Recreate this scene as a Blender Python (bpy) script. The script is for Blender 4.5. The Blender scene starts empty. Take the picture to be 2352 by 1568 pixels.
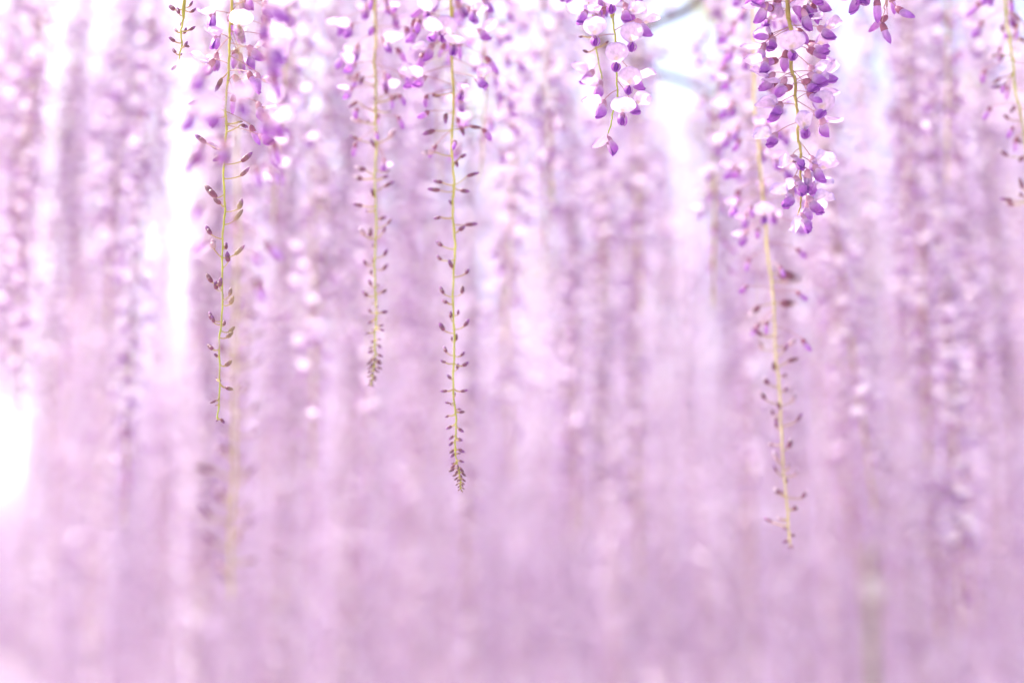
import bpy, math, random
from mathutils import Vector, Matrix

scene = bpy.context.scene
COL = scene.collection
R = math.radians
rng = random.Random(11)

# ------------------------------------------------------------------ camera, sky, sun, exposure
CAM_Z, PITCH, FOCUS = 1.35, R(12.0), 1.285
cam_data = bpy.data.cameras.new("camera")
cam_data.lens, cam_data.sensor_width = 50.0, 36.0
cam_data.clip_start, cam_data.clip_end = 0.05, 2000.0
cam_data.dof.use_dof = True
cam_data.dof.focus_distance = FOCUS
cam_data.dof.aperture_fstop = 1.7
cam = bpy.data.objects.new("camera", cam_data)
cam.location = (0, 0, CAM_Z)
cam.rotation_euler = (R(90) + PITCH, 0, 0)
COL.objects.link(cam)
scene.camera = cam

SUN_EL, SUN_AZ = R(51), R(-62)          # azimuth measured from +Y (view direction) towards +X
world = bpy.data.worlds.new("World")
scene.world = world
world.use_nodes = True
wn = world.node_tree.nodes
bgn = wn["Background"]
sky = wn.new("ShaderNodeTexSky")
sky.sky_type = 'NISHITA'
sky.sun_disc = False
sky.sun_elevation = SUN_EL
sky.sun_rotation = SUN_AZ
sky.air_density, sky.dust_density, sky.ozone_density = 0.8, 5.0, 0.2
world.node_tree.links.new(sky.outputs[0], bgn.inputs[0])
bgn.inputs[1].default_value = 0.15

sun_data = bpy.data.lights.new("sun", 'SUN')
sun_data.energy, sun_data.angle = 2.5, R(0.53)
sun_data.color = (1.0, 0.97, 0.93)
sun = bpy.data.objects.new("sun", sun_data)
sdir = Vector((math.sin(SUN_AZ) * math.cos(SUN_EL), math.cos(SUN_AZ) * math.cos(SUN_EL), math.sin(SUN_EL)))
sun.rotation_euler = sdir.to_track_quat('Z', 'Y').to_euler()
sun.location = sdir * 20
COL.objects.link(sun)

scene.view_settings.view_transform = 'Standard'
scene.view_settings.look = 'None'
scene.view_settings.gamma = 1.0
scene.view_settings.exposure = 1.74
cy = scene.cycles
cy.use_denoising = True
cy.max_bounces, cy.diffuse_bounces, cy.transmission_bounces = 7, 6, 6
cy.glossy_bounces, cy.transparent_max_bounces = 2, 8
cy.sample_clamp_indirect = 12.0
cy.use_adaptive_sampling = False

# ------------------------------------------------------------------ helpers
FPX = 50.0 / 36.0 * 2352.0
CP, SP = math.cos(PITCH), math.sin(PITCH)


def P(u, v, y):
    """where the sight line through picture point (u, v), 2352 x 1568, meets the upright plane at distance y"""
    k = (784 - v) / FPX
    d = y / (CP - SP * k)
    return Vector((d * (u - 1176) / FPX, y, CAM_Z + d * (SP + CP * k)))


def px_size(y):
    return y / FPX


def uv_of(p):
    d = p.y * CP + (p.z - CAM_Z) * SP
    return 1176 + FPX * p.x / d, 784 - FPX * ((p.z - CAM_Z) * CP - p.y * SP) / d


class MB:
    def __init__(self):
        self.v, self.f, self.c = [], [], []

    def add(self, verts, faces, cols):
        o = len(self.v)
        self.v += [tuple(p) for p in verts]
        self.c += cols
        self.f += [tuple(i + o for i in q) for q in faces]

    def merge(self, other, M=None, tint=1.0):
        vs = [M @ Vector(p) for p in other.v] if M else other.v
        cs = other.c if tint == 1.0 else [(c[0] * tint, c[1] * tint, c[2] * tint, c[3]) for c in other.c]
        self.add(vs, other.f, cs)

    def mesh(self, name, mat, smooth=True):
        me = bpy.data.meshes.new(name)
        me.from_pydata(self.v, [], self.f)
        a = me.color_attributes.new("pigment", 'FLOAT_COLOR', 'POINT')
        a.data.foreach_set("color", [x for c in self.c for x in c])
        me.materials.append(mat)
        if smooth:
            me.polygons.foreach_set("use_smooth", [True] * len(me.polygons))
        return me


def grid(fn, ns, nt, col):
    vs, cs, fs = [], [], []
    for i in range(ns + 1):
        for j in range(nt + 1):
            s, t = i / ns, j / nt
            vs.append(fn(s, t))
            cs.append(col(s, t))
    for i in range(ns):
        for j in range(nt):
            a = i * (nt + 1) + j
            fs.append((a, a + 1, a + nt + 2, a + nt + 1))
    return vs, fs, cs


def loft(rings, cols, n, cap=True):
    """rings: list of (centre, half y, half z); x is the axis"""
    vs, cs, fs = [], [], []
    for (c, ry, rz), cc in zip(rings, cols):
        for k in range(n):
            a = 2 * math.pi * k / n
            vs.append((c[0], c[1] + ry * math.cos(a), c[2] + rz * math.sin(a)))
            cs.append(cc)
    for i in range(len(rings) - 1):
        for k in range(n):
            a, b = i * n + k, i * n + (k + 1) % n
            fs.append((a, b, b + n, a + n))
    if cap:
        fs.append(tuple(range(n - 1, -1, -1)))
        e = (len(rings) - 1) * n
        fs.append(tuple(range(e, e + n)))
    return vs, fs, cs


def tube(path, radii, n, col0, col1=None):
    """tube along 3-D points"""
    col1 = col1 or col0
    vs, cs, fs = [], [], []
    m = len(path)
    for i, p in enumerate(path):
        t = (path[min(i + 1, m - 1)] - path[max(i - 1, 0)]).normalized()
        ref = Vector((0, 1, 0)) if abs(t.y) < 0.8 else Vector((1, 0, 0))
        a = t.cross(ref).normalized()
        b = t.cross(a)
        f = i / max(1, m - 1)
        c = tuple(col0[k] * (1 - f) + col1[k] * f for k in range(4))
        for k in range(n):
            an = 2 * math.pi * k / n
            vs.append(p + (a * math.cos(an) + b * math.sin(an)) * radii[i])
            cs.append(c)
    for i in range(m - 1):
        for k in range(n):
            q, r_ = i * n + k, i * n + (k + 1) % n
            fs.append((q, r_, r_ + n, q + n))
    fs.append(tuple(range(n - 1, -1, -1)))
    e = (m - 1) * n
    fs.append(tuple(range(e, e + n)))
    return vs, fs, cs


def mixc(a, b, f):
    f = max(0.0, min(1.0, f))
    return tuple(a[k] * (1 - f) + b[k] * f for k in range(4))


def link(name, data, parent=None, M=None):
    o = bpy.data.objects.new(name, data)
    COL.objects.link(o)
    if parent is not None:
        o.parent = parent
    if M is not None:
        o.matrix_local = M
    return o


def tag(o, label, cat, group=None, kind=None):
    o["label"] = label
    o["category"] = cat
    if group:
        o["group"] = group
    if kind:
        o["kind"] = kind
    return o


# ------------------------------------------------------------------ materials
def tissue(name, translucency, rough, vein):
    """living plant tissue: pigment comes from the mesh, alpha of the pigment = how thin the tissue is"""
    m = bpy.data.materials.new(name)
    m.use_nodes = True
    nt = m.node_tree
    N, L = nt.nodes, nt.links
    N.clear()
    out = N.new("ShaderNodeOutputMaterial")
    at = N.new("ShaderNodeAttribute"); at.attribute_name = "pigment"
    oi = N.new("ShaderNodeObjectInfo")
    tc = N.new("ShaderNodeTexCoord")
    noi = N.new("ShaderNodeTexNoise"); noi.inputs["Scale"].default_value = vein; noi.inputs["Detail"].default_value = 3
    L.new(tc.outputs["Object"], noi.inputs["Vector"])
    hsv = N.new("ShaderNodeHueSaturation")
    mr = N.new("ShaderNodeMapRange")
    mr.inputs["To Min"].default_value, mr.inputs["To Max"].default_value = 0.82, 1.16
    mr.inputs["From Min"].default_value, mr.inputs["From Max"].default_value = 0.3, 0.7
    L.new(noi.outputs["Fac"], mr.inputs["Value"])
    L.new(mr.outputs[0], hsv.inputs["Value"])
    mr2 = N.new("ShaderNodeMapRange")
    mr2.inputs["To Min"].default_value, mr2.inputs["To Max"].default_value = 0.485, 0.515
    L.new(oi.outputs["Random"], mr2.inputs["Value"])
    L.new(mr2.outputs[0], hsv.inputs["Hue"])
    L.new(at.outputs["Color"], hsv.inputs["Color"])
    bsdf = N.new("ShaderNodeBsdfPrincipled")
    bsdf.inputs["Roughness"].default_value = rough
    bsdf.inputs["Specular IOR Level"].default_value = 0.35
    L.new(hsv.outputs[0], bsdf.inputs["Base Color"])
    tr = N.new("ShaderNodeBsdfTranslucent")
    L.new(hsv.outputs[0], tr.inputs["Color"])
    mul = N.new("ShaderNodeMath"); mul.operation = 'MULTIPLY'; mul.inputs[1].default_value = translucency
    L.new(at.outputs["Alpha"], mul.inputs[0])
    mix = N.new("ShaderNodeMixShader")
    L.new(mul.outputs[0], mix.inputs[0])
    L.new(bsdf.outputs[0], mix.inputs[1])
    L.new(tr.outputs[0], mix.inputs[2])
    L.new(mix.outputs[0], out.inputs["Surface"])
    return m


def plain(name, c0, c1, scale, rough=0.8):
    m = bpy.data.materials.new(name)
    m.use_nodes = True
    N, L = m.node_tree.nodes, m.node_tree.links
    b = N["Principled BSDF"]
    b.inputs["Roughness"].default_value = rough
    tc = N.new("ShaderNodeTexCoord")
    n = N.new("ShaderNodeTexNoise"); n.inputs["Scale"].default_value = scale; n.inputs["Detail"].default_value = 6
    r = N.new("ShaderNodeValToRGB")
    r.color_ramp.elements[0].position, r.color_ramp.elements[1].position = 0.3, 0.7
    r.color_ramp.elements[0].color, r.color_ramp.elements[1].color = (*c0, 1), (*c1, 1)
    L.new(tc.outputs["Object"], n.inputs["Vector"])
    L.new(n.outputs["Fac"], r.inputs[0])
    L.new(r.outputs[0], b.inputs["Base Color"])
    bu = N.new("ShaderNodeBump"); bu.inputs["Strength"].default_value = 0.3
    L.new(n.outputs["Fac"], bu.inputs["Height"])
    L.new(bu.outputs[0], b.inputs["Normal"])
    return m


PETAL = tissue("petal_tissue", 0.62, 0.5, 220.0)
STALK = tissue("stalk_tissue", 0.35, 0.45, 90.0)
LEAFM = tissue("young_leaf_tissue", 0.6, 0.4, 60.0)
BARK = plain("vine_bark", (0.12, 0.09, 0.07), (0.26, 0.21, 0.17), 14.0)
WOOD = plain("weathered_post_wood", (0.24, 0.21, 0.165), (0.36, 0.32, 0.26), 9.0)
CARD = plain("pale_card", (0.68, 0.67, 0.64), (0.76, 0.75, 0.72), 6.0, 0.5)
EARTH = plain("pale_bounce_gravel", (0.42, 0.37, 0.36), (0.56, 0.50, 0.49), 3.0)  # ground made pale to bounce light up into the far racemes

# pigments (linear rgb, thinness)
CREAM = (0.86, 0.80, 0.80, 1.0)
LILAC = (0.80, 0.725, 0.855, 1.0)
RIM = (0.50, 0.44, 0.74, 1.0)
YELLOW = (0.86, 0.72, 0.30, 0.8)
MAUVE = (0.66, 0.45, 0.74, 1.0)
VIOLET = (0.50, 0.18, 0.63, 0.9)
DEEP = (0.32, 0.09, 0.49, 0.8)
PINKLILAC = (0.76, 0.59, 0.77, 0.9)
MAROON = (0.25, 0.075, 0.14, 0.4)
ROSE = (0.50, 0.20, 0.30, 0.6)
DARKBUD = (0.20, 0.085, 0.125, 0.4)
BUDTIP = (0.34, 0.13, 0.40, 0.5)
TAN = (0.34, 0.22, 0.12, 0.4)
STEMY = (0.58, 0.54, 0.12, 0.6)
STEMG = (0.42, 0.50, 0.08, 0.6)
PEDC = (0.50, 0.30, 0.30, 0.5)
PEDG = (0.50, 0.42, 0.14, 0.5)


# ------------------------------------------------------------------ petals; axis of a flower = +X, banner side = +Z
def banner_mb(ns, nt, rg, withered=0.0, tone=0.0):
    L, W = 0.0205 * rg.uniform(.93, 1.07), 0.0100 * rg.uniform(.92, 1.08)
    th0, th1 = R(52), R(rg.uniform(72, 100) - 20 * withered)
    curl = rg.uniform(0.15, 0.38) + 0.5 * withered
    fold = rg.uniform(-0.1, 0.2)
    ph, amp = rg.uniform(0, 6), 0.0005 + 0.0016 * withered
    W *= 1 - 0.3 * withered

    def fn(s, t):
        tt = 2 * t - 1
        s2 = s * (1 - 0.06 * math.exp(-(tt / .25) ** 2) * s)
        x, z, n = 0.0052, 0.0012, 12
        for k in range(n):
            a = th0 + (th1 - th0) * (s2 * (k + .5) / n) ** .7
            x += math.cos(a) * L * s2 / n
            z += math.sin(a) * L * s2 / n
        a = th0 + (th1 - th0) * s2 ** .7
        w = 0.0011 * (1 - s) + W * math.sqrt(max(0.0, 1 - ((s - .53) / .47) ** 2)) * min(1, s / .12)
        back = curl * tt * tt * w - fold * abs(tt) * w + amp * math.sin(7 * s + 5 * tt + ph)
        return (x - math.sin(a) * back, tt * w, z + math.cos(a) * back)

    def col(s, t):
        tt = abs(2 * t - 1)
        c = mixc(CREAM, LILAC, max(tt * 1.25, (s - .35) * 1.5))
        r = math.sqrt((s - .53) ** 2 / .22 + tt * tt * (1 - 0.2 * s))
        c = mixc(c, RIM, (r - .82) * (3.2 if withered < .5 else 4.5))
        y = math.exp(-((s - .27) / .13) ** 2 - (tt / .22) ** 2)
        return mixc(mixc(c, MAUVE, tone), YELLOW, y * .6)
    m = MB()
    m.add(*grid(fn, ns, nt, col))
    return m


def wing_mb(side, ns, nt, rg, withered=0.0, pale=0.0):
    L = 0.0140 * rg.uniform(.93, 1.06)
    flare = rg.uniform(.8, 1.25)

    def fn(s, t):
        x = 0.0045 + L * s + 0.0018 * s * s * (1 - t) - 0.0012 * s * s * t
        zd = 0.0018 + 0.0016 * math.sin(math.pi * min(1, s * .9)) - 0.0008 * s
        h = 0.0030 + 0.0062 * math.sin(math.pi * min(1.0, s * .72 + .08)) ** 1.4 - 0.0014 * s
        z = zd - h * t
        b = 0.0031 * flare * math.sin(math.pi * min(1, .12 + s * .78)) ** .8
        y = 0.0006 + b * math.sin(math.pi * (.12 + .8 * t)) + 0.0009 * s * s * s
        if withered:
            z += 0.0009 * withered * math.sin(11 * s + 6 * t)
            y += 0.0006 * withered * math.sin(17 * s - 4 * t)
        return (x, side * y, z)

    def col(s, t):
        c = mixc(PINKLILAC, VIOLET, (s - .12) * 1.7)
        c = mixc(c, DEEP, (s - .80) * 2.2)
        return mixc(c, LILAC, pale)
    m = MB()
    g = grid(fn, ns, nt, col)
    if side > 0:
        g = (g[0], [tuple(reversed(q)) for q in g[1]], g[2])
    m.add(*g)
    return m


def keel_mb(nr, n):
    rings, cols = [], []
    for i in range(nr):
        s = i / (nr - 1)
        x = 0.0045 + 0.0148 * s
        rz = 0.0006 + 0.0030 * math.sin(math.pi * min(1, s * .8 + .1)) ** 1.3
        ry = 0.0005 + 0.0017 * math.sin(math.pi * min(1, s * .86 + .08))
        z = -0.0012 - 0.0012 * math.sin(math.pi * s) + 0.0030 * s ** 4
        rings.append(((x, 0, z), ry, rz))
        cols.append(mixc(PINKLILAC, DEEP, s * 1.5))
    m = MB()
    m.add(*loft(rings, cols, n))
    return m


def calyx_mb(nr, n, dark=False):
    prof = [(-.0006, .0007), (.0004, .0019), (.0022, .0027), (.0044, .0030), (.0064, .0032)]
    if nr < 5:
        prof = [prof[0], prof[2], prof[4]]
    rings = [((x, 0, -.0002), r * .95, r * 1.08) for x, r in prof]
    a, b = (MAROON, mixc(MAROON, ROSE, .5)) if dark else (mixc(MAROON, ROSE, .55), mixc(ROSE, PINKLILAC, .45))
    m = MB()
    m.add(*loft(rings, [mixc(a, b, i / (len(rings) - 1)) for i in range(len(rings))], n))
    return m


def closed_mb(nr, n, rg):
    rings, cols = [], []
    L, bend = 0.0150 * rg.uniform(.9, 1.1), rg.uniform(-.0022, .0030)
    for i in range(nr):
        s = i / (nr - 1)
        x = 0.0046 + L * s
        f = math.sin(math.pi * min(1, s * .74 + .2)) ** .8
        z = bend * s * s
        tip = 1.0 if s < .8 else math.sqrt(max(0.02, 1 - ((s - .8) / .2) ** 2))
        rings.append(((x, 0, z), .0026 * f * tip, .0038 * f * tip))
        cols.append(mixc(mixc(PINKLILAC, VIOLET, .25), VIOLET, s * 1.1))
    m = MB()
    m.add(*loft(rings, cols, n))
    return m


def bud_mb(nr, n, tip):
    """slim bud, unit length along +X, half width .15; the lower half is wrapped by its calyx"""
    rings, cols = [], []
    for i in range(nr):
        s = i / (nr - 1)
        r = .145 * math.sin(math.pi * (s * .82 + .17)) ** .9 * (1 if s < .9 else .75)
        rings.append(((.30 + .70 * s, 0, .03 * s), r, r * 1.08))
        cols.append(mixc(DARKBUD, tip, s * 1.25 - .1))
    m = MB()
    m.add(*loft(rings, cols, n))
    return m


def budcalyx_mb(n, base, end=DARKBUD):
    rings = [((x, 0, 0), r, r) for x, r in ((-.02, .03), (.03, .10), (.18, .150), (.36, .165), (.50, .150))]
    m = MB()
    m.add(*loft(rings, [mixc(base, end, x[0][0] * 2.2) for x in rings], n))
    return m


# near meshes, shared between copies
vr = random.Random(5)
NB = [banner_mb(10, 10, vr, 0, .5).mesh("banner_petal", PETAL) for _ in range(5)]
NBS = [banner_mb(11, 11, vr, .45, vr.uniform(.5, .8)).mesh("banner_petal", PETAL) for _ in range(4)]
NBW = [banner_mb(12, 12, vr, 1.0, .35).mesh("banner_petal", PETAL) for _ in range(3)]
NWL = [wing_mb(-1, 8, 6, vr).mesh("wing_petal", PETAL) for _ in range(3)]
NWR = [wing_mb(1, 8, 6, vr).mesh("wing_petal", PETAL) for _ in range(3)]
NWLW = [wing_mb(-1, 10, 7, vr, 1.0).mesh("wing_petal", PETAL) for _ in range(2)]
NWRW = [wing_mb(1, 10, 7, vr, 1.0).mesh("wing_petal", PETAL) for _ in range(2)]
NK = keel_mb(8, 8).mesh("keel", PETAL)
NC = calyx_mb(5, 10).mesh("calyx", STALK)
NCD = calyx_mb(5, 10, True).mesh("calyx", STALK)
NCL = [closed_mb(9, 10, vr).mesh("folded_petals", PETAL) for _ in range(4)]
NBUD = [bud_mb(7, 8, BUDTIP).mesh("bud_tip", PETAL), bud_mb(7, 8, (.85, .72, .84, .9)).mesh("bud_tip", PETAL),  # pale tip: sunlit white painted into the pigment
        bud_mb(7, 8, (.26, .14, .18, .4)).mesh("bud_tip", PETAL)]
NBC = [budcalyx_mb(8, MAROON).mesh("calyx", STALK), budcalyx_mb(8, TAN).mesh("calyx", STALK),
       budcalyx_mb(8, (.52, .34, .36, .6), (.62, .42, .52, .7)).mesh("calyx", STALK)]  # last calyx paler, a sunlit tone painted in


def frame(base, a, b):
    e1 = a.normalized()
    e3 = e1.cross(b)
    if e3.length < 1e-6:
        e3 = e1.cross(Vector((0.3, 1, .2)))
    e3.normalize()
    e2 = e3.cross(e1)          # banner side
    M = Matrix.Identity(4)
    for i in range(3):
        M[i][0], M[i][1], M[i][2], M[i][3] = e1[i], e3[i], e2[i], base[i]
    # columns: X = axis, Y = e2 x e1, Z = banner side
    y = e2.cross(e1)
    for i in range(3):
        M[i][1] = y[i]
    return M


def pedicel_path(node, base, sag, n=6):
    mid = (node + base) * .5 + Vector((0, 0, sag))
    return [node.lerp(mid, t).lerp(mid.lerp(base, t), t) for t in [i / (n - 1) for i in range(n)]]


def add_pedicel(par, Mpar, node, base, sag, c, r=0.00042):
    inv = Mpar.inverted()
    path = [inv @ p for p in pedicel_path(node, base, sag)]
    s = inv.to_scale()[0]
    m = MB()
    m.add(*tube(path, [r * s * q for q in (1.35, 1.1, 1, 1, 1, 1.15)], 6, c, mixc(c, ROSE, .35)))
    link("pedicel", m.mesh("pedicel", STALK), par)


def near_flower(root, node, base, a, b, rg, withered=False, scale=1.0, sag=0.0, origin=None, side=False):
    """an open pea flower: part of the raceme, its petals sub-parts"""
    M = frame(base, a, b) @ Matrix.Scale(scale, 4)
    e = link("flower", None, root, Matrix.Translation(-origin) @ M)
    e.empty_display_size = 0.01
    link("banner_petal", rg.choice(NBW if withered else (NBS if side else NB)), e, Matrix.Scale(.88, 4) if side else None)
    link("wing_petal", rg.choice(NWLW if withered else NWL), e)
    link("wing_petal", rg.choice(NWRW if withered else NWR), e)
    link("keel", NK, e)
    link("calyx", NC, e)
    add_pedicel(e, M, node, base, sag, PEDC)
    return e


def near_closed(root, node, base, a, b, rg, scale=1.0, sag=0.0, origin=None):
    M = frame(base, a, b) @ Matrix.Scale(scale, 4)
    e = link("closed_flower", rg.choice(NCL), root, Matrix.Translation(-origin) @ M)
    link("calyx", NCD, e)
    add_pedicel(e, M, node, base, sag, PEDC)
    return e


def near_bud(root, node, base, a, length, rg, kind=0, cal=0, fat=1.0, sag=-.002, origin=None, pc=PEDG):
    M = frame(base, a, Vector((0, 0.2, 1))) @ Matrix.Diagonal((length, length * fat, length * fat, 1))
    e = link("bud", NBUD[kind], root, Matrix.Translation(-origin) @ M)
    link("calyx", NBC[cal], e)
    add_pedicel(e, M, node, base, sag, pc, 0.00058)
    return e


def smooth_path(pts, n):
    """Catmull-Rom through the points"""
    out = []
    m = len(pts)
    for i in range(m - 1):
        p0, p1, p2, p3 = pts[max(i - 1, 0)], pts[i], pts[i + 1], pts[min(i + 2, m - 1)]
        for k in range(n):
            t = k / n
            out.append(0.5 * ((2 * p1) + (p2 - p0) * t + (2 * p0 - 5 * p1 + 4 * p2 - p3) * t * t + (3 * p1 - p0 - 3 * p2 + p3) * t ** 3))
    out.append(pts[-1])
    return out


class Raceme:
    """one hanging raceme placed from picture points at the upright distance y"""

    def __init__(self, label, stem_uv, y, r0=.0013, r1=.0005, c0=STEMY, c1=STEMG, seed=1, group=None, up=0.75):
        self.rg = random.Random(seed)
        self.y = y
        pts = [P(u, v, y) for u, v in stem_uv]
        top = pts[0]
        zt = max(top.z + .12, top.z + up)
        head = [Vector((top.x + self.rg.uniform(-.03, .03), y + self.rg.uniform(-.03, .05), zt)),
                Vector((top.x + self.rg.uniform(-.01, .01), y, top.z * .5 + zt * .5))]
        self.pts = smooth_path(head + pts, 12)
        ph = self.rg.uniform(0, 6)
        for i, q in enumerate(self.pts):
            q.x += .0007 * math.sin(i * .23 + ph) + .00022 * math.sin(i * .9 + 2 * ph)
            q.y += .0012 * math.sin(i * .4 + 1.3 * ph)
        self.origin = self.pts[0]
        self.root = bpy.data.objects.new("wisteria_raceme", None)
        self.root.empty_display_size = 0.05
        COL.objects.link(self.root)
        self.root.location = self.origin
        tag(self.root, label, "flower raceme", group)
        n = len(self.pts)
        m = MB()
        rad = [(r0 + (r1 - r0) * (i / n) ** 1.3) * (1 + .10 * math.sin(i * 2.1) + self.rg.uniform(-.08, .16)) for i in range(n)]
        m.add(*tube([p - self.origin for p in self.pts], rad, 8, c0, c1))
        link("flower_stem", m.mesh("flower_stem", STALK), self.root)

    def at_v(self, v):
        """stem point at picture height v"""
        best, bd = self.pts[-1], 1e9
        for p in self.pts:
            d = Vector((0, p.y * CP + (p.z - CAM_Z) * SP, 0)).y
            k = ((p.z - CAM_Z) * CP - p.y * SP) / d
            pv = 784 - FPX * k
            if abs(pv - v) < bd:
                best, bd = p, abs(pv - v)
        return best

    def axis3(self, du, dv, L, toward):
        """3-D direction for a picture vector: what is missing of the true length goes in depth"""
        s = px_size(self.y)
        x, z = du * s, -dv * s
        flat = math.hypot(x, z)
        dep = math.sqrt(max(0.0, L * L - flat * flat)) * toward
        return Vector((x, -dep, z))

    def buds(self, crop, rows, **kw):
        sc, u0, v0 = crop
        for row in rows:
            ny, bx, by, tx, ty = row[:5]
            k = row[5] if len(row) > 5 else (0 if self.rg.random() < .75 else 2)
            cal = 1 if (len(row) > 6 and row[6]) else (2 if k == 1 and self.rg.random() < .4 else 0)
            b = P(u0 + bx * sc, v0 + by * sc, self.y)
            b.y += self.rg.uniform(-.006, .006)
            a = self.axis3((tx - bx) * sc, (ty - by) * sc, 0, 0)
            fl = a.length
            a.y += fl * self.rg.uniform(-.35, .35)
            near_bud(self.root, self.at_v(v0 + ny * sc), b, a, a.length * 1.05, self.rg, k, cal,
                     fat=max(1.0, min(1.5, .0125 / max(.004, a.length))) * (1.3 if k == 1 else self.rg.uniform(.88, 1.15)), origin=self.origin, **kw)

    def flowers(self, crop, rows):
        sc, u0, v0 = crop
        for row in rows:
            kind, ny, bx, by, tx, ty = row[:6]
            b = P(u0 + bx * sc, v0 + by * sc, self.y)
            tw = self.rg.choice((-.5, .4, .6))
            front = len(row) > 8 and row[8] == 'f'
            if front:
                tw = 1.0
            a = self.axis3((tx - bx) * sc, (ty - by) * sc, .0195 if front else .0172, tw)
            if len(row) > 7:
                bb = self.axis3((row[6] - bx) * sc, (row[7] - by) * sc, .017, .6 if front else tw * .8)
            else:
                out = b - self.at_v(v0 + ny * sc)
                bb = out.normalized() * .8 + Vector((0, -.2, .5))
            b.y += -.012 if front else self.rg.uniform(-.016, .016)
            node = self.at_v(v0 + ny * sc)
            sag = self.rg.uniform(.0005, .003)
            if kind == 'C':
                near_closed(self.root, node, b, a, bb, self.rg, self.rg.uniform(1.02, 1.14), sag, self.origin)
            else:
                near_flower(self.root, node, b, a, bb, self.rg, kind == 'W', self.rg.uniform(1.02, 1.12), sag, self.origin, not front)

    def auto(self, v0, v1, n, kind='F', ped=.024, sc=1.0, closed=.25, umin=-999):
        """flowers or buds all round the stem between two picture heights"""
        rg = self.rg
        az = rg.uniform(0, 6)
        for i in range(n):
            v = v0 + (v1 - v0) * (i + rg.uniform(.1, .9)) / n
            node = self.at_v(v)
            az += 2.4 + rg.uniform(-.4, .4)
            o = Vector((math.cos(az), math.sin(az), 0))
            if kind == 'B':
                f = rg.uniform(.75, 1.1) * sc
                b = node + o * ped * f + Vector((0, 0, ped * rg.uniform(-.05, .35)))
                a = o * rg.uniform(.5, 1) + Vector((0, 0, rg.uniform(.0, .9)))
                near_bud(self.root, node, b, a, .012 * f, rg, rg.choice((0, 0, 1, 2)), 0, origin=self.origin)
                continue
            b = node + o * ped * rg.uniform(.75, 1.15) + Vector((0, 0, ped * rg.uniform(-.5, .15)))
            if uv_of(b + o * .015)[0] < umin:
                continue
            dn = R(rg.uniform(40, 75))
            a = o * math.cos(dn) - Vector((0, 0, math.sin(dn))) + Vector((rg.uniform(-.25, .25), rg.uniform(-.25, .25), 0))
            bb = o + Vector((0, 0, rg.uniform(.2, .9)))
            if rg.random() < closed:
                near_closed(self.root, node, b, a, bb, rg, sc, .002, self.origin)
            else:
                near_flower(self.root, node, b, a, bb, rg, False, sc, .002, self.origin, rg.random() < .75)

    def tip(self, v0, v1, n, size0, size1):
        """crowded tiny buds at the growing tip"""
        rg = self.rg
        az = 0
        for i in range(n):
            f = i / (n - 1)
            node = self.at_v(v0 + (v1 - v0) * f)
            az += 2.4
            o = Vector((math.cos(az), math.sin(az), 0))
            L = size0 + (size1 - size0) * f
            b = node + o * L * .55 + Vector((0, 0, -L * .25))
            a = o * .8 + Vector((0, 0, -rg.uniform(.3, .9)))
            near_bud(self.root, node, b, a, L, rg, 2, 1 if f > .6 else 0, 1.35, 0, self.origin)


C1 = (.3295, 344.5, 0)
C1b = (.348, 344.5, 459.4)
C2 = (.3296, 689.06, 0)
C3 = (.4029, 918.75, 516.8)
C4 = (.2563, 1263.3, 0)
C4b = (.3294, 775.2, 401.9)
C6 = (.4761, 1665.2, 574.2)
C66 = (.1831, 1693.9, 0)
C77 = (.18317, 1722.65, 258.4)
C8 = (.3295, 1952.3, 0)


def uv(crop, pts):
    return [(crop[1] + x * crop[0], crop[2] + y * crop[0]) for x, y in pts]


# ------------------------------------------------------------------ ground
def make_ground():
    m = MB()
    S = 260
    n = 8
    vs, fs, cs = grid(lambda s, t: ((s - .5) * 2 * S, (t - .5) * 2 * S, 0), n, n, lambda s, t: (1, 1, 1, 1))
    m.add(vs, fs, cs)
    g = link("ground", m.mesh("ground", EARTH, False))
    g["kind"] = "structure"


make_ground()


# ------------------------------------------------------------------ overhead vine: branches and young leaves
CANOPY = 3.2


def branch(label, pts, r0, r1, group="old vine branches overhead"):
    path = smooth_path([Vector(p) for p in pts], 8)
    o = path[0].copy()
    n = len(path)
    m = MB()
    m.add(*tube([p - o for p in path], [(r0 + (r1 - r0) * i / n) * (1 + .12 * math.sin(i * 1.7)) for i in range(n)], 8, (1, 1, 1, 1)))
    e = link("vine_branch", m.mesh("vine_branch", BARK))
    e.location = o
    tag(e, label, "branch", group)


branch("thin grey branch slanting up to the top edge beside the bright gap",
       [P(1440, 75, 2.05), P(1540, 40, 2.1), P(1600, 5, 2.12), P(1700, -90, 2.2), P(1900, -230, 2.4)], .006, .010)
branch("thin grey branch slanting down right across the bright gap",
       [P(1330, 60, 2.3), P(1450, 140, 2.3), P(1520, 172, 2.3), P(1590, 195, 2.32), P(1760, 290, 2.4)], .008, .004)

# ------------------------------------------------------------------ the sharp racemes, traced from the photograph
r = Raceme("short thin bud stem with dark purple buds at the top left, ending in two buds",
           [(426, -30)] + uv(C1, [(240, 0), (232, 110), (222, 210), (215, 310), (207, 400), (200, 428)]), 1.195, .0011, .0006, seed=3)
r.buds(C1, [(55, 172, 68, 122, 30), (110, 205, 100, 182, 45), (140, 208, 165, 205, 130), (220, 190, 225, 165, 200, 1),
            (215, 235, 232, 250, 180), (215, 275, 212, 318, 182), (50, 272, 35, 298, 0), (60, 275, 68, 315, 42),
            (295, 178, 298, 130, 265), (310, 238, 325, 260, 283), (335, 250, 335, 288, 348), (380, 185, 380, 155, 342),
            (375, 218, 388, 225, 370), (425, 185, 465, 150, 495), (425, 222, 450, 265, 470)])

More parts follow.
